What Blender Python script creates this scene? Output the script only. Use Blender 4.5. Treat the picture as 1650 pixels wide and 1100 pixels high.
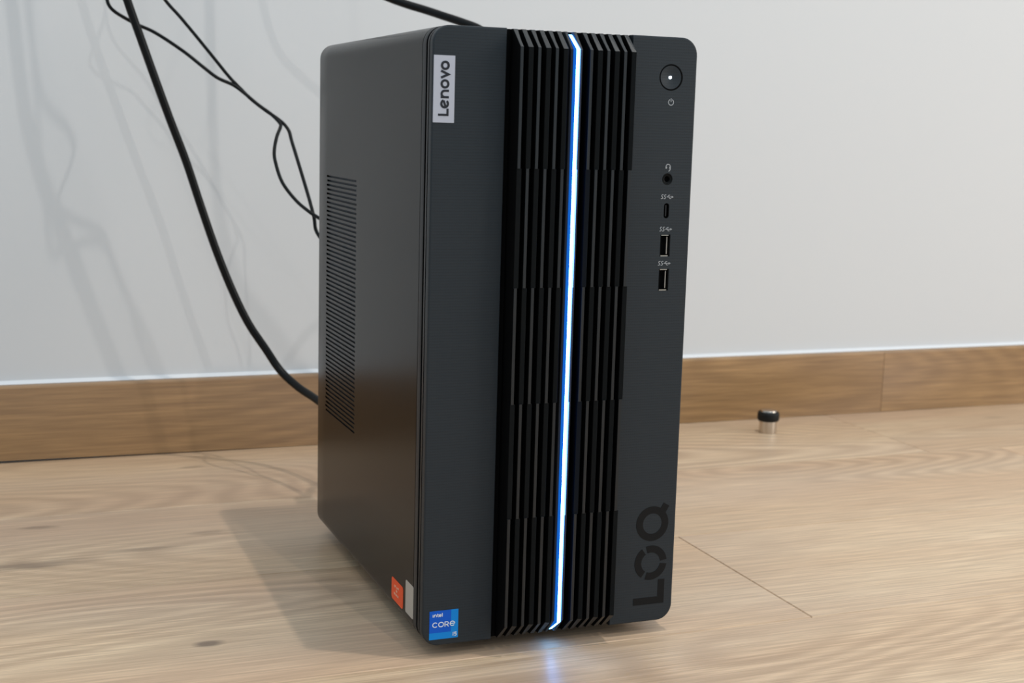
import bpy, bmesh, math, random
from mathutils import Vector, Euler, noise as mnoise

# ------------------------------------------------------------------ camera, light, exposure
scn = bpy.context.scene
COL = scn.collection
for o in list(bpy.data.objects):
    bpy.data.objects.remove(o, do_unlink=True)

cam_d = bpy.data.cameras.new('camera')
cam = bpy.data.objects.new('camera', cam_d)
COL.objects.link(cam)
cam.location = (-0.24785, -0.76166, 0.32270)
cam.rotation_euler = (1.41533, -0.02783, -0.37212)
cam_d.sensor_fit = 'HORIZONTAL'
cam_d.sensor_width = 36.0
cam_d.lens = 48.56
cam_d.clip_start = 0.01
cam_d.dof.use_dof = True
cam_d.dof.focus_distance = 0.88
cam_d.dof.aperture_fstop = 13.0
scn.camera = cam

world = bpy.data.worlds.new('room_daylight')
scn.world = world
world.use_nodes = True
bg = world.node_tree.nodes['Background']
bg.inputs[0].default_value = (0.66, 0.87, 1.03, 1)
bg.inputs[1].default_value = 0.66


def point_lamp(name, loc, power, radius, color):
    l = bpy.data.lights.new(name, 'POINT')
    l.energy = power
    l.shadow_soft_size = radius
    l.color = color
    o = bpy.data.objects.new(name, l)
    o.location = loc
    COL.objects.link(o)
    return o


# ceiling downlights of the room (positions follow from the shadows)
point_lamp('ceiling_downlight', (0.404, -0.247, 2.73), 60, 0.018, (1.0, 0.95, 0.88))
point_lamp('ceiling_downlight', (0.37, -2.15, 2.73), 38, 0.022, (1.0, 0.95, 0.88))
point_lamp('ceiling_downlight', (-0.974, -0.70, 2.73), 15, 0.022, (1.0, 0.95, 0.88))

# area light added to brighten the right side; its window is assumed, unseen
wl = bpy.data.lights.new('assumed_window_fill', 'AREA')
wl.shape = 'RECTANGLE'
wl.size, wl.size_y = 1.5, 1.5
wl.energy = 34
wl.color = (1.0, 0.91, 0.80)
wo = bpy.data.objects.new('assumed_window_fill', wl)
wo.location = (2.55, -1.2, 1.15)
wo.rotation_euler = Euler((math.radians(90), 0, math.radians(75)))
COL.objects.link(wo)

scn.view_settings.view_transform = 'Standard'
scn.view_settings.look = 'None'
scn.view_settings.gamma = 1.0
scn.view_settings.exposure = 0.0
scn.view_settings.use_curve_mapping = False


# ------------------------------------------------------------------ materials
def S(r, g, b):
    f = lambda c: (c / 255 / 12.92) if c / 255 <= 0.04045 else ((c / 255 + 0.055) / 1.055) ** 2.4
    return (f(r), f(g), f(b), 1)


def mat(name, color, rough=0.5, metal=0.0, spec=0.5, emit=None, emit_s=0.0):
    m = bpy.data.materials.new(name)
    m.use_nodes = True
    b = m.node_tree.nodes['Principled BSDF']
    b.inputs['Base Color'].default_value = color if len(color) == 4 else (*color, 1)
    b.inputs['Roughness'].default_value = rough
    b.inputs['Metallic'].default_value = metal
    b.inputs['Specular IOR Level'].default_value = spec
    if emit:
        b.inputs['Emission Color'].default_value = (*emit, 1)
        b.inputs['Emission Strength'].default_value = emit_s
    return m


class G:
    """small node-graph helper"""

    def __init__(self, m):
        self.t = m.node_tree
        self.b = self.t.nodes['Principled BSDF']

    def n(self, typ, **kw):
        nd = self.t.nodes.new(typ)
        for k, v in kw.items():
            setattr(nd, k, v)
        return nd

    def l(self, a, b):
        self.t.links.new(a, b)

    def math(self, op, a, b=None, c=None):
        nd = self.n('ShaderNodeMath', operation=op)
        for i, v in enumerate((a, b, c)):
            if v is None:
                continue
            if isinstance(v, (int, float)):
                nd.inputs[i].default_value = v
            else:
                self.l(v, nd.inputs[i])
        return nd.outputs[0]

    def mix(self, fac, a, b, blend='MIX'):
        nd = self.n('ShaderNodeMix', data_type='RGBA', blend_type=blend)
        for i, v in ((0, fac), (6, a), (7, b)):
            if isinstance(v, (int, float)):
                nd.inputs[i].default_value = v
            elif isinstance(v, tuple):
                nd.inputs[i].default_value = v
            else:
                self.l(v, nd.inputs[i])
        return nd.outputs[2]

    def mapping(self, vec, scale, loc=(0, 0, 0)):
        nd = self.n('ShaderNodeMapping')
        self.l(vec, nd.inputs[0])
        nd.inputs['Scale'].default_value = scale
        nd.inputs['Location'].default_value = loc
        return nd.outputs[0]

    def noise(self, vec, scale, detail=3.0, rough=0.5, dist=0.0):
        nd = self.n('ShaderNodeTexNoise')
        self.l(vec, nd.inputs['Vector'])
        nd.inputs['Scale'].default_value = scale
        nd.inputs['Detail'].default_value = detail
        nd.inputs['Roughness'].default_value = rough
        nd.inputs['Distortion'].default_value = dist
        return nd.outputs[0]

    def ramp(self, fac, stops):
        nd = self.n('ShaderNodeValToRGB')
        self.l(fac, nd.inputs[0])
        e = nd.color_ramp.elements
        while len(e) < len(stops):
            e.new(0.5)
        for el, (p, c) in zip(e, stops):
            el.position = p
            el.color = c
        return nd.outputs[0]

    def bump(self, h, strength, dist):
        nd = self.n('ShaderNodeBump')
        nd.inputs['Strength'].default_value = strength
        nd.inputs['Distance'].default_value = dist
        self.l(h, nd.inputs['Height'])
        self.l(nd.outputs[0], self.b.inputs['Normal'])


def wood(name, light, mid, dark, rough, figure, streak, seed=0.0, knots=()):
    """oak-look laminate: stretched grain, contour figure, a few knots"""
    m = mat(name, mid, rough, spec=0.38)
    g = G(m)
    pos = g.n('ShaderNodeNewGeometry').outputs['Position']
    info = g.n('ShaderNodeObjectInfo')
    off = g.n('ShaderNodeCombineXYZ')
    g.l(g.math('MULTIPLY', info.outputs['Random'], 37.0), off.inputs[0])
    g.l(g.math('MULTIPLY', info.outputs['Random'], 11.0), off.inputs[1])
    add = g.n('ShaderNodeVectorMath', operation='ADD')
    g.l(pos, add.inputs[0])
    g.l(off.outputs[0], add.inputs[1])
    p = add.outputs[0]
    # broad board figure whose contour lines make the cathedral arches
    broad = g.noise(g.mapping(p, (1.1, 5.2, 5.2), (seed, 0, 0)), 1.0, 1.5, 0.45, 0.25)
    rings = g.math('SINE', g.math('MULTIPLY', broad, 230.0))
    rings = g.math('MULTIPLY_ADD', rings, 0.5, 0.5)
    fig_mask = g.ramp(g.noise(g.mapping(p, (1.3, 4.0, 4.0), (3 + seed, 1, 0)), 1.0, 2.0), [(0.40, (0, 0, 0, 1)), (0.60, (1, 1, 1, 1))])
    grain = g.noise(g.mapping(p, (12.0, 420.0, 420.0)), 1.0, 4.0, 0.6)
    fine = g.noise(g.mapping(p, (22.0, 1000.0, 1000.0)), 1.0, 2.0, 0.5)
    tone = g.noise(g.mapping(p, (1.3, 12.0, 12.0)), 1.0, 2.0, 0.5)
    c = g.mix(g.ramp(tone, [(0.32, (0, 0, 0, 1)), (0.68, (1, 1, 1, 1))]), mid, light)
    f1 = g.math('MULTIPLY', g.math('MULTIPLY', rings, fig_mask), figure)
    c = g.mix(f1, c, dark)
    f2 = g.math('MULTIPLY', g.ramp(grain, [(0.40, (1, 1, 1, 1)), (0.62, (0, 0, 0, 1))]), streak)
    c = g.mix(f2, c, dark)
    f3 = g.math('MULTIPLY', g.ramp(fine, [(0.35, (1, 1, 1, 1)), (0.55, (0, 0, 0, 1))]), streak * 0.7)
    c = g.mix(f3, c, dark)
    # grey-pink drift
    hue = g.noise(g.mapping(p, (2.0, 7.0, 7.0), (9, 4, 0)), 1.0, 1.0)
    c = g.mix(g.math('MULTIPLY', g.ramp(hue, [(0.4, (0, 0, 0, 1)), (0.65, (1, 1, 1, 1))]), 0.22), c, S(190, 168, 158))
    for (kx, ky, sx, sy, amt) in knots:
        sub = g.n('ShaderNodeVectorMath', operation='SUBTRACT')
        g.l(pos, sub.inputs[0])
        sub.inputs[1].default_value = (kx, ky, 0)
        q = g.mapping(sub.outputs[0], (1 / sx, 1 / sy, 0))
        ln = g.n('ShaderNodeVectorMath', operation='LENGTH')
        wob = g.noise(g.mapping(pos, (40, 160, 0)), 1.0, 2.0)
        g.l(q, ln.inputs[0])
        d = g.math('ADD', ln.outputs['Value'], g.math('MULTIPLY_ADD', wob, 0.9, -0.45))
        k = g.ramp(d, [(0.35, (1, 1, 1, 1)), (1.0, (0, 0, 0, 1))])
        c = g.mix(g.math('MULTIPLY', k, amt), c, S(92, 76, 66))
    # board-to-board tone
    tint = g.math('MULTIPLY_ADD', info.outputs['Random'], 0.18, 0.95)
    hsv = g.n('ShaderNodeHueSaturation')
    g.l(c, hsv.inputs['Color'])
    g.l(tint, hsv.inputs['Value'])
    g.l(hsv.outputs[0], g.b.inputs['Base Color'])
    hgt = g.math('ADD', grain, g.math('MULTIPLY', fine, 0.6))
    g.bump(hgt, 0.25, 0.0004)
    return m


M = {}
M['floor'] = wood('oak_laminate', S(236, 208, 174), S(224, 188, 152), S(158, 126, 99), 0.38, 0.46, 0.40,
                  knots=((-0.1189, 0.0646, 0.012, 0.006, 0.7), (-0.214, 0.254, 0.05, 0.012, 0.5), (-0.2055, 0.348, 0.018, 0.006, 0.45),
                         (-0.134, 0.2688, 0.035, 0.006, 0.35), (-0.0614, 0.5104, 0.016, 0.005, 0.4), (-0.078, 0.299, 0.02, 0.008, 0.3),
                         (0.863, 0.5078, 0.02, 0.005, 0.3)))
M['board'] = wood('oak_skirting', S(190, 151, 104), S(173, 135, 90), S(114, 85, 54), 0.5, 0.35, 0.40, seed=5.0)
M['gap'] = mat('dark_joint', S(60, 48, 38), 0.9)

m = mat('white_wall_paint', S(226, 227, 229), 0.85, spec=0.2)
g = G(m)
pp = g.n('ShaderNodeNewGeometry').outputs['Position']
g.bump(g.noise(pp, 260.0, 3.0), 0.05, 0.0006)
M['wall'] = m
M['caulk'] = mat('white_caulk', S(238, 238, 240), 0.45)

m = mat('dark_grey_steel_paint', S(8, 8, 9), 0.25, spec=0.14)
g = G(m)
pp = g.n('ShaderNodeNewGeometry').outputs['Position']
g.bump(g.noise(pp, 2600.0, 2.0), 0.03, 0.0002)
M['steel'] = m

m = mat('charcoal_textured_plastic', S(37, 44, 50), 0.50, spec=0.35)
g = G(m)
pp = g.n('ShaderNodeNewGeometry').outputs['Position']
sep = g.n('ShaderNodeSeparateXYZ')
g.l(pp, sep.inputs[0])
row = g.math('SINE', g.math('MULTIPLY', sep.outputs[2], 2 * math.pi / 0.0017))
dash = g.math('SINE', g.math('MULTIPLY', sep.outputs[0], 2 * math.pi / 0.0015))
tex = g.math('MULTIPLY', g.math('MAXIMUM', row, 0.0), g.math('MULTIPLY_ADD', dash, 0.25, 0.75))
colm = g.mix(g.math('MULTIPLY', tex, 0.35), S(37, 44, 50), S(27, 32, 37))
g.l(colm, g.b.inputs['Base Color'])
g.bump(tex, 0.18, 0.0002)
M['plastic'] = m
M['rib'] = mat('black_rib_plastic', S(46, 47, 50), 0.45, spec=0.4)
M['fin'] = mat('black_fin_plastic', S(22, 25, 28), 0.38, spec=0.5)
M['fin_dim'] = mat('dim_fin_plastic', S(19, 21, 22), 0.55, spec=0.12)  # dimmer copy of the fin plastic, standing in for weaker reflected light
M['vent'] = mat('vent_mesh_grey', S(88, 90, 94), 0.6, spec=0.3)
M['holder'] = mat('strip_holder', S(52, 54, 58), 0.5, spec=0.3)
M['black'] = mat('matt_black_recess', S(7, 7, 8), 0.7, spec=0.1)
M['print'] = mat('dark_print', S(25, 25, 26), 0.6, spec=0.15)
M['greyprint'] = mat('grey_print', S(165, 168, 172), 0.6)
M['silver'] = mat('brushed_silver', S(200, 200, 210), 0.38, 0.35)
M['ink'] = mat('dark_ink', S(22, 24, 34), 0.5)
M['blue'] = mat('sticker_blue', S(0, 92, 208), 0.4, spec=0.3)
M['blue2'] = mat('sticker_light_blue', S(0, 138, 224), 0.4, spec=0.3)
M['white'] = mat('white_print', S(235, 240, 245), 0.5)
M['orange'] = mat('sticker_orange', S(255, 82, 18), 0.4)
M['palegrey'] = mat('sticker_grey', S(188, 180, 170), 0.45)
M['metal'] = mat('port_metal', S(190, 185, 175), 0.3, 0.9)
M['steel_bright'] = mat('brushed_stainless', S(205, 196, 186), 0.28, 1.0)
M['rubber'] = mat('black_rubber', S(16, 16, 16), 0.55, spec=0.3)
M['cable'] = mat('black_cable_sheath', S(8, 9, 10), 0.42, spec=0.22)
M['led'] = mat('lit_diffuser', S(200, 220, 255), 0.4, emit=(0.10, 0.38, 1.0), emit_s=34.0)
M['led_edge'] = mat('lit_diffuser_edge', S(200, 220, 255), 0.4, emit=(0.10, 0.50, 0.95), emit_s=1.4)
M['led_side'] = mat('lit_diffuser_side', S(30, 70, 180), 0.4, emit=(0.004, 0.09, 0.40), emit_s=1.3)
M['led_spill_r'] = mat('added_far_side_glow', S(30, 70, 180), 0.4, emit=(0.004, 0.09, 0.40), emit_s=10.0)  # unseen side given extra glow, to tint the fins beside it blue
M['led_white'] = mat('lit_power_dot', S(255, 255, 255), 0.4, emit=(0.8, 0.92, 1.0), emit_s=5.0)


# ------------------------------------------------------------------ mesh helpers
def link(name, me, m=None, parent=None, loc=None, smooth=None):
    o = bpy.data.objects.new(name, me)
    COL.objects.link(o)
    if m is not None and not me.materials:
        me.materials.append(m)
    if parent is not None:
        o.parent = parent
    if loc is not None:
        o.location = loc
    if smooth is not None:
        me.shade_smooth()
        me.set_sharp_from_angle(angle=math.radians(smooth))
    return o


def mesh(name, v, f):
    me = bpy.data.meshes.new(name)
    me.from_pydata([tuple(a) for a in v], [], [tuple(a) for a in f])
    bm = bmesh.new()
    bm.from_mesh(me)
    bmesh.ops.recalc_face_normals(bm, faces=bm.faces)
    bm.to_mesh(me)
    bm.free()
    return me


def obj(name, v, f, m, parent=None, smooth=None, loc=None):
    return link(name, mesh(name, v, f), m, parent, loc, smooth)


class MB:
    def __init__(self):
        self.v, self.f = [], []

    def add(self, v, f):
        k = len(self.v)
        self.v += [tuple(a) for a in v]
        self.f += [tuple(i + k for i in a) for a in f]

    def box(self, x0, x1, y0, y1, z0, z1):
        self.add([(x0, y0, z0), (x1, y0, z0), (x1, y1, z0), (x0, y1, z0), (x0, y0, z1), (x1, y0, z1), (x1, y1, z1), (x0, y1, z1)],
                 [(0, 3, 2, 1), (4, 5, 6, 7), (0, 1, 5, 4), (1, 2, 6, 5), (2, 3, 7, 6), (3, 0, 4, 7)])

    def loft(self, loops, cap0=True, cap1=True):
        n = len(loops[0])
        v = [p for L in loops for p in L]
        f = []
        for k in range(len(loops) - 1):
            for i in range(n):
                j = (i + 1) % n
                f.append((k * n + i, k * n + j, (k + 1) * n + j, (k + 1) * n + i))
        if cap0:
            f.append(tuple(range(n))[::-1])
        if cap1:
            f.append(tuple((len(loops) - 1) * n + i for i in range(n)))
        self.add(v, f)

    def obj(self, name, m, parent=None, smooth=None):
        return obj(name, self.v, self.f, m, parent, smooth)


def rrect(x0, x1, z0, z1, r, seg=8, which=(1, 1, 1, 1)):
    """rounded rectangle, corners: BL, BR, TR, TL"""
    out = []
    cs = [((x0, z0), (1, 1), 180), ((x1, z0), (-1, 1), 270), ((x1, z1), (-1, -1), 0), ((x0, z1), (1, -1), 90)]
    for k, ((cx, cz), (sx, sz), a0) in enumerate(cs):
        if not which[k] or r <= 1e-6:
            out.append((cx, cz))
            continue
        ox, oz = cx + sx * r, cz + sz * r
        for i in range(seg + 1):
            a = math.radians(a0 + 90 * i / seg)
            out.append((ox + r * math.cos(a), oz + r * math.sin(a)))
    return out


def xz(poly, y):
    return [(a, y, b) for a, b in poly]


def tube(pts, r, seg=10, sub=5):
    """smooth tube through points (Catmull-Rom), returns MB"""
    P = [Vector(p) for p in pts]
    out = []
    for i in range(len(P) - 1):
        p0, p1, p2, p3 = P[max(i - 1, 0)], P[i], P[i + 1], P[min(i + 2, len(P) - 1)]
        for k in range(sub):
            t = k / sub
            out.append(0.5 * ((2 * p1) + (p2 - p0) * t + (2 * p0 - 5 * p1 + 4 * p2 - p3) * t * t + (3 * p1 - p0 - 3 * p2 + p3) * t ** 3))
    out.append(P[-1])
    loops = []
    up = Vector((0.3, 1, 0.2)).normalized()
    for i, c in enumerate(out):
        d = (out[min(i + 1, len(out) - 1)] - out[max(i - 1, 0)]).normalized()
        up = (up - d * up.dot(d)).normalized()
        sd = d.cross(up)
        loops.append([tuple(c + r * (math.cos(2 * math.pi * k / seg) * up + math.sin(2 * math.pi * k / seg) * sd)) for k in range(seg)])
    b = MB()
    b.loft(loops)
    return b


def lathe(prof, cx, cy, cz, seg=40):
    b = MB()
    b.loft([[(cx + r * math.cos(2 * math.pi * i / seg), cy + r * math.sin(2 * math.pi * i / seg), cz + z) for i in range(seg)] for r, z in prof])
    return b


def disc_y(cx, cz, prof, seg=40):
    """lathe about an axis along y; prof = (radius, y)"""
    b = MB()
    b.loft([[(cx + r * math.cos(2 * math.pi * i / seg), y, cz + r * math.sin(2 * math.pi * i / seg)) for i in range(seg)] for r, y in prof])
    return b


def empty(name, loc):
    o = bpy.data.objects.new(name, None)
    o.empty_display_size = 0.05
    o.location = loc
    COL.objects.link(o)
    return o


def tag(o, label=None, cat=None, group=None, kind=None):
    if label: o['label'] = label
    if cat: o['category'] = cat
    if group: o['group'] = group
    if kind: o['kind'] = kind
    return o


# lettering from strokes -------------------------------------------------
def arc(cx, cy, rx, ry, a0, a1, n=20):
    return [(cx + rx * math.cos(math.radians(a0 + (a1 - a0) * i / n)), cy + ry * math.sin(math.radians(a0 + (a1 - a0) * i / n))) for i in range(n + 1)]


def strokes(lines, w, place, thick=0.00012):
    """lines: polylines in a flat frame; place(u, v, h) gives the point, h above the surface"""
    b = MB()
    for si, L in enumerate(lines):
        th = thick * (1 + 0.12 * si)
        closed = len(L) > 3 and math.hypot(L[0][0] - L[-1][0], L[0][1] - L[-1][1]) < 1e-6
        n = len(L)
        le, ri = [], []
        for i in range(n):
            if closed:
                pa, pb = L[(i - 1) % (n - 1)], L[(i + 1) % (n - 1)]
            else:
                pa, pb = L[max(i - 1, 0)], L[min(i + 1, n - 1)]
            p = L[i]
            def unit(a, c):
                d = math.hypot(c[0] - a[0], c[1] - a[1]) or 1
                return ((c[0] - a[0]) / d, (c[1] - a[1]) / d)
            d1 = unit(pa, p) if pa != p else unit(p, pb)
            d2 = unit(p, pb) if pb != p else d1
            nx, ny = -(d1[1] + d2[1]), d1[0] + d2[0]
            k = math.hypot(nx, ny) or 1
            nx, ny = nx / k, ny / k
            cosv = max(0.35, nx * -d1[1] + ny * d1[0])
            h = w / 2 / cosv
            le.append((p[0] + nx * h, p[1] + ny * h))
            ri.append((p[0] - nx * h, p[1] - ny * h))
        v = [place(a, c, th) for a, c in le] + [place(a, c, th) for a, c in ri] + [place(a, c, 0) for a, c in le] + [place(a, c, 0) for a, c in ri]
        f = []
        for i in range(n - 1):
            f += [(i, i + 1, n + i + 1, n + i), (i, i + 1, 2 * n + i + 1, 2 * n + i), (n + i, n + i + 1, 3 * n + i + 1, 3 * n + i)]
        b.add(v, f)
    return b


def front(u, v, h):           # millimetres on the tower's front, upright
    return (u / 1000, -0.00002 - h, v / 1000)


def side(u, v, h):            # millimetres on the tower's left side; u grows towards the front
    return (-0.00002 - h, u / 1000, v / 1000)


# ------------------------------------------------------------------ room shell
XL, XR, YF, YW, CEIL = -2.2, 2.6, -2.6, 0.58, 2.75
b = MB(); b.box(XL, XR, YW, YW + 0.12, -0.05, CEIL)
tag(b.obj('wall_back', M['wall']), kind='structure')

b = MB(); b.box(XL, XR, YF, YW, -0.06, -0.004)
floor = b.obj('floor', M['gap'])
tag(floor, kind='structure')


def plank_mesh(L, W, bev=0.0006):
    g_ = 0.0003
    b = MB()
    b.loft([[(g_, g_, -0.004), (L - g_, g_, -0.004), (L - g_, W - g_, -0.004), (g_, W - g_, -0.004)],
            [(g_, g_, -bev), (L - g_, g_, -bev), (L - g_, W - g_, -bev), (g_, W - g_, -bev)],
            [(g_ + bev, g_ + bev, 0), (L - g_ - bev, g_ + bev, 0), (L - g_ - bev, W - g_ - bev, 0), (g_ + bev, W - g_ - bev, 0)]], cap0=False)
    return mesh('plank', b.v, b.f)


PL, PW = 1.38, 0.1925
random.seed(4)
fixed = {0: 0.2745, 2: 0.6715, 1: -0.62, -1: -0.66, -2: 0.9}
full = plank_mesh(PL, PW)
full.materials.append(M['floor'])
for row in range(-14, 3):
    y0 = -0.0065 + row * PW
    if y0 + PW < YF + 0.01:
        continue
    y0c, y1c = max(y0, YF), min(y0 + PW, YW)
    j = fixed.get(row, random.uniform(XL, XL + PL))
    while j > XL:
        j -= PL
    x = j
    while x < XR - 0.01:
        a, c = max(x, XL), min(x + PL, XR)
        if c - a > PL - 1e-6 and y1c - y0c > PW - 1e-6:
            link('plank', full, None, floor, (a, y0c, 0))
        elif c - a > 0.01:
            me = plank_mesh(c - a, y1c - y0c)
            me.materials.append(M['floor'])
            link('plank', me, None, floor, (a, y0c, 0))
        x += PL

# skirting: two boards that butt together right of the tower
SY, SH = 0.567, 0.0722
base = empty('baseboard_back', (0, SY, 0))
tag(base, kind='structure')


def skirting(x0, x1, gapfun):
    n = 40
    loops = []
    for i in range(n + 1):
        x = x0 + (x1 - x0) * i / n
        zb = gapfun(x)
        loops.append([(x, 0.0, zb), (x, 0.0, SH - 0.002), (x, 0.0006, SH - 0.0006), (x, 0.002, SH), (x, YW - SY - 0.0002, SH), (x, YW - SY - 0.0002, zb)])
    b = MB(); b.loft(loops)
    return b.obj('skirting_board', M['board'], base)


lo = lambda x: 0.0003 + min(max((0.06 - x) * 0.0075, 0), 0.0032)
skirting(XL, -0.66, lambda x: 0.0035)
skirting(-0.6595, 0.7478, lo)
skirting(0.7484, XR, lambda x: 0.0003)

loops = []
for i in range(61):
    x = XL + (XR - XL) * i / 60
    loops.append([(x, YW - 0.0001, SH + 0.0002), (x, YW - 0.0045, SH + 0.0002), (x, YW - 0.0030, SH + 0.0012), (x, YW - 0.0001, SH + 0.0032)])
b = MB(); b.loft(loops)
tag(b.obj('trim_1', M['caulk'], smooth=50), kind='structure')

# ------------------------------------------------------------------ desktop tower
TW, Z0, Z1, TD, R = 0.170, 0.008, 0.378, 0.277, 0.0105
pc = empty('desktop_computer', (0, 0, 0))
tag(pc, 'black desktop computer tower with a glowing blue light strip down its ribbed front', 'computer')


def sect(y, ins, seg=8):
    return xz(rrect(ins, TW - ins, Z0 + ins, Z1 - ins, max(R - ins, 0.002), seg), y)


# steel case: open where the side vent is
VY0, VY1, VZ0, VZ1 = 0.1625, 0.2475, 0.1040, 0.2832
ringp = rrect(0, TW, Z0, Z1, R, 8)
def ring(y, ins):
    out = []
    base_ = rrect(ins, TW - ins, Z0 + ins, Z1 - ins, max(R - ins, 0.002), 8)
    for i, p in enumerate(base_):
        out.append((p[0], y, p[1]))
    out.append((ins, y, VZ1))           # left edge runs TL -> BL, so these close the ring
    out.append((ins, y, VZ0))
    return out
ys = [(0.0188, 0.0008), (0.0192, 0.0), (VY0, 0.0), (VY1, 0.0), (0.2705, 0.0), (0.2738, 0.0007), (0.2760, 0.0024), (0.2768, 0.0048)]
loops = [ring(*a) for a in ys]
n = len(loops[0])
v = [p for L in loops for p in L]
f = []
for k in range(len(loops) - 1):
    for i in range(n):
        j = (i + 1) % n
        if k == 2 and i == n - 2:
            continue
        f.append((k * n + i, k * n + j, (k + 1) * n + j, (k + 1) * n + i))
f.append(tuple((len(loops) - 1) * n + i for i in range(n)))
obj('case_shell', v, f, M['steel'], pc, smooth=40)

# vent: thin bars between slots, slot ends staggered row by row
NS = 56
pitch = (VZ1 - VZ0) / NS
b = MB()
for k in range(NS + 1):
    z = VZ0 + k * pitch
    a, c = z - 0.00088, z + 0.00088
    b.box(0.0, 0.0009, VY0, VY1, max(a, VZ0), min(c, VZ1))
for k in range(NS):
    z = VZ0 + k * pitch
    e = 0.0013
    if k % 2:
        b.box(0.0, 0.0009, VY0, VY0 + e, z + 0.0008, z + pitch - 0.0008)
    else:
        b.box(0.0, 0.0009, VY1 - e, VY1, z + 0.0008, z + pitch - 0.0008)
tag(b.obj('vent_grille', M['steel'], pc), kind='stuff')
b = MB(); b.box(0.0022, 0.03, VY0 - 0.004, VY1 + 0.004, VZ0 - 0.004, VZ1 + 0.004)
b.obj('vent_backing', M['vent'], pc)

# front frame with its two grooves that run round the side
prof = [(0.0052, 0.0008), (0.0056, 0.0016), (0.0058, 0.0040), (0.0076, 0.0040), (0.0078, 0.0003), (0.0101, 0.0003), (0.0103, 0.0040), (0.0122, 0.0040),
        (0.0126, 0.0002), (0.0130, 0.0), (0.0182, 0.0), (0.0186, 0.0010), (0.0192, 0.0012)]
b = MB(); b.loft([sect(*a) for a in prof])
fr = b.obj('front_frame', M['rib'], pc, smooth=35)
fr.data.materials.append(M['black'])
for p_ in fr.data.polygons:
    yy = [fr.data.vertices[k].co.y for k in p_.vertices]
    if any(min(yy) > a - 1e-6 and max(yy) < c + 1e-6 for a, c in ((0.0055, 0.0080), (0.0100, 0.0126), (0.0182, 0.0193))):
        p_.material_index = 1

# front panels
def panel(x0, x1, which, bl):
    be = 0.0009
    def lp(ins, y):
        return xz(rrect(x0 + (ins if which[0] else ins * 0.4), x1 - (ins if which[1] else ins * 0.4), Z0 + ins, Z1 - ins, R - ins, 10, which), y)
    b = MB()
    b.loft([lp(0.0, 0.0054), lp(0.0, be), lp(be * 0.3, be * 0.3), lp(be, 0.0)])
    return b


PX0, PX1 = 0.0449, 0.1257
panel(0.0, PX0, (1, 0, 0, 1), True).obj('front_panel', M['plastic'], pc, smooth=15)
right_panel = panel(PX1, TW, (0, 1, 1, 0), False).obj('front_panel', M['plastic'], pc, smooth=15)
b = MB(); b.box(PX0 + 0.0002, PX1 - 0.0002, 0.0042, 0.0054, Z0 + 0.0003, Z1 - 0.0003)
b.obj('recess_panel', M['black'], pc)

# port openings are cut through the right panel
cut = MB()
def stadium(cx, cz, w, h, y0, y1, seg=8):
    c_ = MB()
    p = rrect(cx - w / 2, cx + w / 2, cz - h / 2, cz + h / 2, w / 2 - 1e-5, seg)
    c_.loft([xz(p, y0), xz(p, y1)])
    return c_
for c_ in (disc_y(0.1525, 0.3539, [(0.0080, -0.002), (0.0080, 0.0030)], 48), disc_y(0.1530, 0.2924, [(0.0036, -0.002), (0.0036, 0.0034)], 32),
           stadium(0.1533, 0.2730, 0.0036, 0.0094, -0.002, 0.0036)):
    cut.add(c_.v, c_.f)
for cz in (0.2515, 0.2302):
    cut.box(0.1500, 0.1569, -0.002, 0.0042, cz - 0.0068, cz + 0.0068)
cm = obj('cutter', cut.v, cut.f, M['black'])
md = right_panel.modifiers.new('cut', 'BOOLEAN')
md.object = cm
md.operation = 'DIFFERENCE'
md.solver = 'EXACT'
dg = bpy.context.evaluated_depsgraph_get()
dg.update()
newme = bpy.data.meshes.new_from_object(right_panel.evaluated_get(dg))
right_panel.modifiers.clear()
right_panel.data = newme
newme.materials.clear()
newme.materials.append(M['plastic'])
bpy.data.objects.remove(cm, do_unlink=True)

# power button
pb = disc_y(0.1525, 0.3539, [(0.0073, 0.0030), (0.0073, 0.0006), (0.0070, 0.0002), (0.0055, 0.0004), (0.0030, 0.0009), (0.0005, 0.0011)], 48).obj('power_button', M['plastic'], pc, smooth=60)
b = MB()
b.loft([[(0.1525 + r * math.cos(a), y, 0.3539 + r * math.sin(a)) for a in [2 * math.pi * i / 48 for i in range(48)]] for r, y in ((0.0080, 0.0030), (0.0080, 0.00012), (0.0079, 0.0001), (0.0074, 0.0001), (0.0074, 0.0030))], False, False)
b.obj('button_ring', M['black'], pb, smooth=40)
disc_y(0.1523, 0.3539, [(0.0009, 0.0011), (0.0009, 0.0005), (0.0005, 0.0003)], 20).obj('indicator_light', M['led_white'], pb)

strokes([arc(153.1, 339.0, 1.75, 1.75, 115, 425, 24), [(153.1, 339.2), (153.1, 341.4)]], 0.5, front).obj('power_symbol', M['greyprint'], pc)
# headset symbol: band, two cups, microphone arm
strokes([arc(153.1, 299.9, 1.5, 1.6, 0, 180, 16), [(151.6, 300.0), (151.6, 298.9)], [(154.6, 300.0), (154.6, 298.3), (153.6, 297.1)]], 0.5, front).obj('headset_symbol', M['greyprint'], pc)
strokes([[(151.9, 300.0), (151.9, 298.8)], [(154.3, 300.0), (154.3, 298.8)]], 0.9, front).obj('headset_cups', M['greyprint'], pc)

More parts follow.
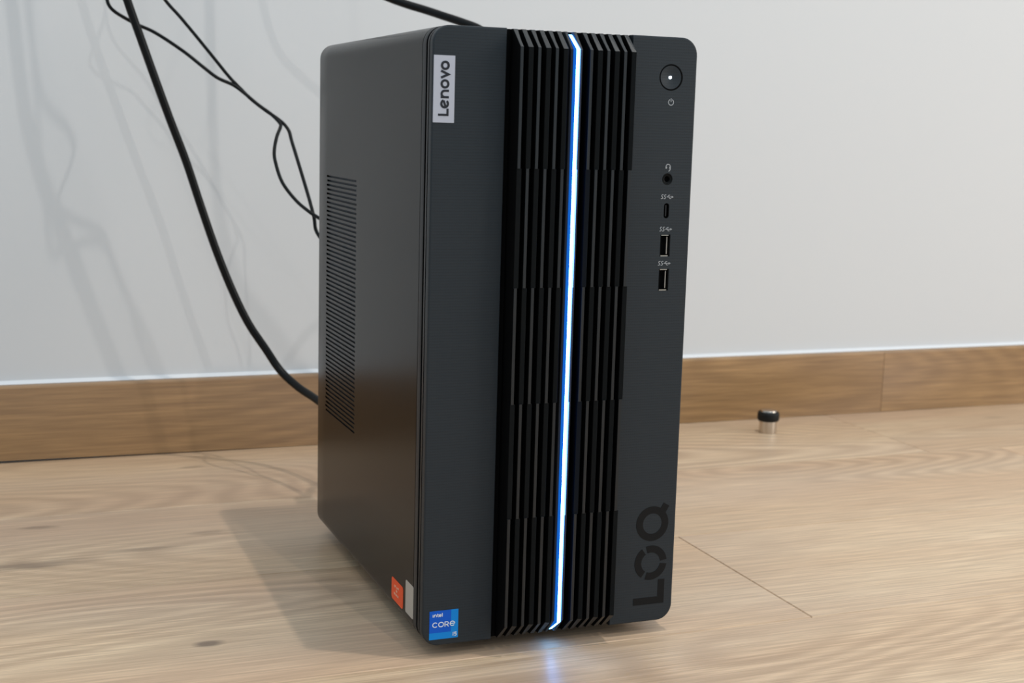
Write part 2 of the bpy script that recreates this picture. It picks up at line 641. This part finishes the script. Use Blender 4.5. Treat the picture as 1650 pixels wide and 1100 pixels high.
jk = MB()
jk.loft([[(0.1530 + r * math.cos(a), y, 0.2924 + r * math.sin(a)) for a in [2 * math.pi * i / 32 for i in range(32)]] for r, y in ((0.0036, 0.0034), (0.0036, 0.0002), (0.0033, 0.00005), (0.0029, 0.0004), (0.0026, 0.0006), (0.0024, 0.0004), (0.0019, 0.0006), (0.0019, 0.0033))], False, False)
jack = jk.obj('audio_jack', M['fin_dim'], pc, smooth=40)
disc_y(0.1530, 0.2924, [(0.0019, 0.0034), (0.0019, 0.0030)], 24).obj('jack_hole', M['black'], jack)

# USB-C: black well with a tongue
cx, cz = 0.1533, 0.2730
uc = MB()
def lpst(w, h, y):
    return xz(rrect(cx - w / 2, cx + w / 2, cz - h / 2, cz + h / 2, w / 2 - 1e-5, 8), y)
uc.loft([lpst(0.0036, 0.0094, 0.0036), lpst(0.0036, 0.0094, 0.0003), lpst(0.0032, 0.0090, 0.0003), lpst(0.0030, 0.0088, 0.0034)], False, True)
usbc = uc.obj('usb_c_port', M['black'], pc)
b = MB(); b.box(cx - 0.0003, cx + 0.0003, 0.0008, 0.0014, cz - 0.0034, cz + 0.0034)
b.obj('port_tongue', M['rib'], usbc)

# USB-A ports: metal shell, black well, tongue
for cz in (0.2515, 0.2302):
    x0, x1 = 0.1500, 0.1569
    b = MB()
    q = lambda i, y: xz([(x0 + i, cz - 0.0068 + i), (x1 - i, cz - 0.0068 + i), (x1 - i, cz + 0.0068 - i), (x0 + i, cz + 0.0068 - i)], y)
    b.loft([q(0.0, 0.0041), q(0.0, 0.0004), q(0.0007, 0.0004), q(0.0007, 0.0041)], False, True)
    port = b.obj('usb_port', M['black'], pc)
    b = MB()
    b.box(x0 + 0.0008, x1 - 0.0012, 0.0003, 0.0038, cz - 0.0068, cz - 0.0061)
    b.box(x0 + 0.0008, x1 - 0.0012, 0.0003, 0.0038, cz + 0.0061, cz + 0.0066)
    b.obj('port_shell', M['metal'], port)
    b = MB(); b.box(0.15490, 0.15535, 0.0010, 0.0016, cz - 0.0054, cz + 0.0054)
    b.obj('port_tongue', M['palegrey'], port)

# SuperSpeed marks: slanted SS and the trident
def ss_mark(zc):
    L = []
    for k in (0, 1):
        x = 148.9 + k * 1.9
        s = [(1.5, 1.2), (0.65, 1.2), (0.35, 0.75), (0.5, 0.2), (1.15, -0.15), (1.35, -0.65), (1.1, -1.15), (0.15, -1.2)]
        L.append([(x + 0.2 + a + 0.18 * c, zc + c) for a, c in s])
    L.append([(152.9, zc - 0.1), (156.6, zc - 0.1)])
    L.append([(153.6, zc - 0.1), (154.5, zc + 1.0), (155.4, zc + 1.0)])
    L.append([(154.4, zc - 0.1), (155.2, zc - 1.1), (156.0, zc - 1.1)])
    L.append([(156.4, zc + 0.45), (157.4, zc - 0.1), (156.4, zc - 0.65)])
    strokes(L, 0.42, front).obj('usb_symbol', M['greyprint'], pc)
for zc in (281.6, 261.7, 240.5):
    ss_mark(zc)

# big dark lettering at the lower right, read upwards
def up_frame(u, v, h):         # u runs up the front, v runs to the left from the baseline
    return ((163.9 - v) / 1000, -0.00002 - h, u / 1000)
L = [[(37.0 - 1.35, 2.35), (19.6 + 2.35, 2.35), (19.6 + 2.35, 22.0)]]
strokes(L, 4.7, up_frame).obj('front_letter', M['print'], pc)
rc = 9.1
oc = (47.4, 10.6)
# gaps of the middle ring sit at the baseline side, upper left and lower left
gaps = [270, 27, 153]
L = []
for a, c in ((270, 387), (27, 153), (153, 270)):
    L.append(arc(oc[0], oc[1], rc, rc, a + 7, c - 7, 24))
strokes(L, 4.7, up_frame).obj('front_letter', M['print'], pc)
qc = (73.3, 10.6)
L = [arc(qc[0], qc[1], rc, rc, 0, 360, 48), [(qc[0] + 5.8, qc[1] - 5.8), (qc[0] + 12.2, qc[1] - 9.6)]]
strokes(L, 4.7, up_frame).obj('front_letter', M['print'], pc)

# silver name badge with lettering read upwards
b = MB()
bp = rrect(0.00065, 0.01345, 0.3229, 0.3608, 0.0002, 3)
b.loft([xz(bp, 0.0002), xz(bp, -0.00035), xz([(a + (0.0001 if a < 0.007 else -0.0001), c) for a, c in bp], -0.00045)], False, True)
badge = b.obj('name_badge', M['silver'], pc)
def badge_frame(u, v, h):
    return ((9.95 - v) / 1000, -0.00046 - h, u / 1000)
L = [[(330.9, 0.6), (327.3, 0.6), (327.3, 6.3)]]
e0 = (333.55, 2.45)
L.append(arc(e0[0], e0[1], 2.0, 2.0, 20, 322, 26))
L.append([(e0[0] + 2.0 * math.cos(math.radians(200)), e0[1] + 2.0 * math.sin(math.radians(200))), (e0[0] + 2.0 * math.cos(math.radians(20)), e0[1] + 2.0 * math.sin(math.radians(20)))])
L.append([(337.3, 0), (337.3, 4.9)])
L.append([(337.3, 2.6)] + arc(339.1, 2.55, 1.8, 1.8, 165, 0, 16) + [(340.9, 0)])
L.append(arc(344.75, 2.45, 2.0, 2.0, 0, 360, 30))
L.append([(348.2, 4.9), (350.15, 0.5), (352.1, 4.9)])
L.append(arc(355.15, 2.45, 2.0, 2.0, 0, 360, 30))
strokes(L, 1.32, badge_frame).obj('badge_lettering', M['ink'], badge)

# blue square processor sticker
b = MB()
b.box(0.0045, 0.0230, -0.00018, 0.0002, 0.0121, 0.0302)
st = b.obj('processor_sticker', M['blue2'], pc)
st['label'] = 'blue square sticker with white lettering'
b = MB(); b.box(0.0045, 0.0184, -0.00022, -0.0001, 0.0163, 0.0302)
b.obj('sticker_field', M['blue'], st)
def stick(u, v, h):
    return (u / 1000, -0.00026 - h, v / 1000)
# small word on top
z = 26.45
xh = 1.55
L = [[(6.75, z), (6.75, z + xh)],
     [(7.55, z), (7.55, z + xh)], [(7.55, z + 0.85)] + arc(8.2, z + 0.85, 0.62, 0.62, 160, 0, 10) + [(8.82, z)],
     [(9.7, z + 2.1), (9.7, z + 0.4), (9.9, z + 0.1), (10.25, z + 0.1)], [(9.3, z + 1.4), (10.2, z + 1.4)],
     arc(11.25, z + 0.75, 0.68, 0.68, 0, 315, 16), [(10.57, z + 0.75), (11.93, z + 0.75)],
     [(12.55, z), (12.55, z + 2.3)]]
strokes(L, 0.42, stick).obj('sticker_lettering', M['white'], st)
strokes([[(6.5, z + 2.15), (7.0, z + 2.15)]], 0.45, stick).obj('sticker_lettering', M['blue2'], st)
# large middle word
z = 21.4
L = [arc(8.15, z, 1.55, 1.4, 42, 318, 22),
     arc(11.95, z, 1.6, 1.4, 0, 360, 30),
     [(14.45, z - 1.6), (14.45, z + 1.4), (15.6, z + 1.4)] + arc(15.75, z + 0.55, 0.85, 0.85, 80, -90, 10) + [(14.45, z - 0.3)],
     [(15.6, z - 0.3), (16.75, z - 1.6)],
     arc(19.2, z + 0.05, 1.5, 1.4, 0, 318, 24), [(17.7, z + 0.05), (20.7, z + 0.05)]]
strokes(L, 0.5, stick).obj('sticker_lettering', M['white'], st)
z = 13.5
L = [[(19.75, z), (19.75, z + 1.5)], [(19.5, z + 2.05), (20.0, z + 2.05)],
     [(22.0, z + 2.1), (20.75, z + 2.1), (20.65, z + 1.25)] + arc(21.2, z + 0.72, 0.72, 0.68, 125, -140, 14)]
strokes(L, 0.42, stick).obj('sticker_lettering', M['white'], st)

# two stickers low on the left side
op = rrect(0.0399, 0.0650, 0.0180, 0.0325, 0.0022, 6)
b = MB(); b.loft([[(0.0002, a, c) for a, c in op], [(-0.00018, a, c) for a, c in op]])
so = b.obj('side_sticker', M['orange'], pc)
so['label'] = 'orange rounded sticker with small pale lettering'
def side2(u, v, h):
    return (-0.00019 - h, u / 1000, v / 1000)
# the lettering is too small and soft to read in the photograph: short pale dashes in its rows
L = [[(58.6, 28.4), (57.2, 27.2)], [(56.4, 28.3), (54.8, 28.3)], [(53.6, 28.2), (52.0, 27.4)], [(51.0, 28.3), (48.4, 28.3)],
     [(54.6, 25.6), (51.4, 25.6)], [(58.8, 23.0), (55.8, 23.0)], [(55.0, 23.0), (51.8, 23.0)], [(51.0, 23.0), (48.6, 23.0)]]
strokes(L, 1.2, side2).obj('sticker_lettering', mat('pale_orange_print', S(250, 190, 160), 0.5), so)
gp = rrect(0.0185, 0.0345, 0.0190, 0.0400, 0.0014, 5)
b = MB(); b.loft([[(0.0002, a, c) for a, c in gp], [(-0.00016, a, c) for a, c in gp]])
sg = b.obj('side_sticker', M['palegrey'], pc)
sg['label'] = 'blank pale grey sticker'

# ribbed grille: twelve fins, each in five staggered segments, light strip in the middle
FX, FP, FW = 0.0488, 0.00548, 0.0027
ZB = [0.3777, 0.3672, 0.2978, 0.2279, 0.1581, 0.0876, 0.0194, 0.0087]
YB, YFR = 0.0046, -0.0120


def fin_section(x0, yf, bright):
    """cross-section: alternate segments are cut at the right corner or slanted to the left"""
    s = max(0.0, min(1.0, (0.0 - yf) / 0.012))
    if bright:
        return [(x0, YB), (x0 + 0.0001, yf + 0.0002), (x0 + 0.0003, yf), (x0 + 0.0019, yf), (x0 + FW, yf + 0.0030 * s), (x0 + FW, YB)]
    return [(x0, YB), (x0, yf + 0.0014 * s), (x0 + 0.0002, yf + 0.0011 * s), (x0 + FW - 0.0002, yf), (x0 + FW, yf + 0.0002), (x0 + FW, YB)]


fin_cache = {}
for i in range(14):
    if i in (6, 7):
        continue
    for s in range(5):
        br = (i + s) % 2 == 0
        if s == 0:
            lv = [(ZB[0], 0.0006), (ZB[1], YFR), (ZB[2], YFR)]
        elif s == 4:
            lv = [(ZB[5], YFR), (ZB[6], YFR), (ZB[7], 0.0006)]
        else:
            lv = [(ZB[s + 1], YFR), (ZB[s + 2], YFR)]
        key = (s, br)
        if key not in fin_cache:
            b = MB()
            b.loft([[(a, y, z_) for a, y in fin_section(0.0, yf, br)] for z_, yf in lv])
            me = mesh('fin', b.v, b.f)
            me.materials.append(M['fin'])
            me.materials.append(M['fin_dim'])
            me.materials.append(M['black'])
            for p_ in me.polygons:
                # uneven light put into the materials: alternate fronts dim, slanted ends bright
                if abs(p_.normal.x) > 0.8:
                    p_.material_index = 2  # fin sides painted black for the shade between them
                elif not br and ZB[6] - 1e-5 < p_.center.z < ZB[1] + 1e-5:
                    p_.material_index = 1
            fin_cache[key] = me
        link('fin', fin_cache[key], None, pc, (FX + i * FP, 0, 0))

# light strip and the two cheeks that hold it
def bar(x0, x1, yf, m, name, parent, zt=ZB[0], zb=ZB[7], yt=0.0006, chx=0.0):
    def sec(y, z_):
        return [(x0, YB, z_), (x0, y + 0.0003, z_), (x0 + 0.0003, y, z_), (x1 - 0.0003, y, z_), (x1, y + 0.0003, z_), (x1, YB, z_)]
    b = MB()
    b.loft([sec(yt, zt), sec(yf, ZB[1]), sec(yf, ZB[6]), sec(yt, zb)])
    return b.obj(name, m, parent)


bar(0.0814, 0.0830, -0.0095, M['holder'], 'light_holder', pc)
bar(0.0870, 0.0888, -0.0100, M['holder'], 'light_holder', pc)
strip = None
for s in range(5):
    wide = 0.0004 if s % 2 else 0.0
    xa, xm, xb = 0.0832, 0.0850, 0.0861 + wide
    yl = YFR - 0.0012
    if s == 0:
        lv = [(ZB[0] - 0.0018, -0.0008), (ZB[1], yl), (ZB[2], yl)]
    elif s == 4:
        lv = [(ZB[5], yl), (ZB[6], yl), (ZB[7] + 0.0022, -0.0010)]
    else:
        lv = [(ZB[s + 1], yl), (ZB[s + 2], yl)]
    b = MB(); b.loft([[(xa + 0.0002, YB, z_), (xa + 0.0002, yf, z_), (xm, yf, z_), (xm, YB, z_)] for z_, yf in lv])
    o = b.obj('light_strip', M['led'], pc)
    b = MB(); b.loft([[(xa, YB, z_), (xa, yf + 0.0001, z_), (xa + 0.00018, yf + 0.0001, z_), (xa + 0.00018, YB, z_)] for z_, yf in lv])
    b.obj('strip_side', M['led_side'], o)
    b = MB(); b.loft([[(xb + 0.00002, YB, z_), (xb + 0.00002, yf + 0.0010, z_), (xb + 0.0002, yf + 0.0010, z_), (xb + 0.0002, YB, z_)] for z_, yf in lv])
    b.obj('strip_side', M['led_spill_r'], o)
    b = MB(); b.loft([[(xm, YB, z_), (xm, yf, z_), (xb, yf + 0.0008, z_), (xb, YB, z_)] for z_, yf in lv])
    b.obj('strip_edge', M['led_edge'], o)

# feet under the case
for fx in (0.028, 0.142):
    for fy in (0.035, 0.245):
        lathe([(0.010, 0.0), (0.011, 0.002), (0.011, 0.0085)], fx, fy, 0.0, 24).obj('foot', M['rubber'], pc, smooth=40)

# back: connector plate seen only from other positions
b = MB(); b.box(0.030, 0.075, 0.2766, 0.2776, 0.165, 0.345)
plate = b.obj('rear_connector_plate', M['metal'], pc)
b = MB(); b.box(0.035, 0.068, 0.2766, 0.2790, 0.052, 0.080)
b.obj('rear_power_inlet', M['black'], pc)

# ------------------------------------------------------------------ cables
def cable(name, pts, r, label, plug, group=None):
    root = empty(name, pts[0])
    tag(root, label, 'cable', group)
    b = tube(pts, r)
    o = b.obj('sheath', M['cable'], root, smooth=60)
    o.matrix_parent_inverse = root.matrix_world.inverted()
    o.location = (-pts[0][0], -pts[0][1], -pts[0][2])
    o.matrix_parent_inverse.identity()
    w, h, d = plug
    x, y, z_ = pts[0]
    b = MB(); b.loft([[(sx * w * k, yy, sz * h * k) for sx, sz in ((-.5, -.5), (.5, -.5), (.5, .5), (-.5, .5))] for yy, k in ((0.0, 1), (d * 0.75, 1), (d, 0.6))])
    b.obj('plug', M['rubber'], root)
    return root


thick = [(0.0515, 0.2792, 0.066), (0.0515, 0.320, 0.066), (0.049, 0.365, 0.067), (0.0430, 0.402, 0.0710), (0.0351, 0.435, 0.0762), (0.0261, 0.458, 0.0819), (0.0143, 0.478, 0.0938),
         (0.0026, 0.488, 0.1128), (-0.0121, 0.495, 0.1364), (-0.0253, 0.5, 0.1653), (-0.0386, 0.503, 0.1999), (-0.052, 0.505, 0.2403), (-0.0652, 0.507, 0.2822), (-0.0783, 0.508, 0.3176), (-0.0913, 0.508, 0.3541), (-0.1026, 0.508, 0.3867), (-0.1142, 0.508, 0.4205), (-0.1262, 0.507, 0.460), (-0.1365, 0.506, 0.500), (-0.1440, 0.505, 0.545), (-0.1500, 0.504, 0.62), (-0.155, 0.503, 0.70), (-0.157, 0.50, 0.79)]
cable('power_cable', thick, 0.0037, 'thick black power cable sweeping down the wall to behind the tower', (0.026, 0.019, 0.032))
thinA = [(0.052, 0.2780, 0.222), (0.051, 0.300, 0.222), (0.045, 0.345, 0.2275), (0.036, 0.380, 0.2350), (0.027, 0.4, 0.2417), (0.0227, 0.405, 0.245), (0.0153, 0.42, 0.2531), (0.0055, 0.43, 0.2679),
         (0.0016, 0.44, 0.2846), (0.0015, 0.445, 0.2946), (0.0052, 0.452, 0.3069), (0.0097, 0.458, 0.3155), (0.0094, 0.462, 0.3192), (0.0039, 0.47, 0.3261), (-0.0066, 0.478, 0.3344),
         (-0.0163, 0.485, 0.3434), (-0.0258, 0.49, 0.3507), (-0.0392, 0.495, 0.3568), (-0.0519, 0.5, 0.3667), (-0.0643, 0.507, 0.3772), (-0.0796, 0.513, 0.388), (-0.0921, 0.519, 0.3958), (-0.1042, 0.52, 0.4006), (-0.1132, 0.52, 0.4049), (-0.122, 0.52, 0.4098), (-0.1272, 0.52, 0.4142), (-0.1296, 0.521, 0.4195), (-0.1289, 0.522, 0.4249), (-0.122, 0.523, 0.440), (-0.114, 0.518, 0.475), (-0.112, 0.505, 0.53), (-0.120, 0.490, 0.60), (-0.126, 0.485, 0.70), (-0.128, 0.485, 0.76)]
cable('thin_cable', thinA, 0.00155, 'thin black cable that bows out in a loop left of the tower edge', (0.008, 0.012, 0.022))
thinB = [(0.052, 0.2780, 0.200), (0.051, 0.300, 0.200), (0.046, 0.340, 0.2040), (0.038, 0.378, 0.2120), (0.0292, 0.4, 0.2268), (0.0276, 0.405, 0.2397), (0.0267, 0.42, 0.2548), (0.0234, 0.432, 0.2739),
         (0.0203, 0.443, 0.2912), (0.0179, 0.4515, 0.3045), (0.0171, 0.4565, 0.3114), (0.0141, 0.4615, 0.3172), (0.0086, 0.4655, 0.3224), (-0.0008, 0.474, 0.3296), (-0.0114, 0.482, 0.3386),
         (-0.0196, 0.488, 0.3476), (-0.0291, 0.493, 0.3580), (-0.0418, 0.497, 0.374), (-0.0571, 0.5, 0.3928), (-0.07, 0.503, 0.4083), (-0.0821, 0.507, 0.4223), (-0.094, 0.503, 0.440),
         (-0.1035, 0.494, 0.462), (-0.108, 0.482, 0.495), (-0.107, 0.474, 0.55), (-0.109, 0.470, 0.65), (-0.111, 0.468, 0.75)]
cable('thin_cable', thinB, 0.00155, 'thin black cable running straight down beside the looped one', (0.008, 0.012, 0.022))
top = [(0.060, 0.2780, 0.325), (0.061, 0.300, 0.325), (0.085, 0.345, 0.333), (0.116, 0.356, 0.346), (0.143, 0.368, 0.363), (0.164, 0.379, 0.382), (0.1745, 0.390, 0.396), (0.1735, 0.401, 0.4043), (0.1618, 0.415, 0.4106), (0.1495, 0.43, 0.4162), (0.1369, 0.445, 0.4218),
       (0.1225, 0.455, 0.4266), (0.1081, 0.465, 0.4324), (0.0921, 0.47, 0.4394), (0.070, 0.475, 0.452), (0.045, 0.478, 0.475), (0.030, 0.480, 0.52), (0.024, 0.480, 0.58), (0.020, 0.480, 0.72)]
cable('thick_cable', top, 0.0036, 'thick black cable slanting down behind the top edge of the tower', (0.012, 0.024, 0.03))

# ------------------------------------------------------------------ door stop
ds = empty('door_stop', (0.5545, 0.504, 0))
tag(ds, 'small steel door stop with a black rubber ring on the floor near the skirting', 'door stop')
lathe([(0.0093, 0.0), (0.0094, 0.0004), (0.0094, 0.0134), (0.0089, 0.0138), (0.0089, 0.0236), (0.0083, 0.0246), (0.0060, 0.0250), (0.001, 0.0251)], 0, 0, 0, 40).obj('post', M['steel_bright'], ds, smooth=40)
rb = MB()
rb.loft([[(r * math.cos(2 * math.pi * i / 40), r * math.sin(2 * math.pi * i / 40), z_) for i in range(40)]
         for r, z_ in ((0.0090, 0.0132), (0.0107, 0.0132), (0.0115, 0.0140), (0.0118, 0.0156), (0.0118, 0.0206), (0.0114, 0.0222), (0.0104, 0.0232), (0.0090, 0.0235))], False, False)
rb.obj('rubber_ring', M['rubber'], ds, smooth=50)
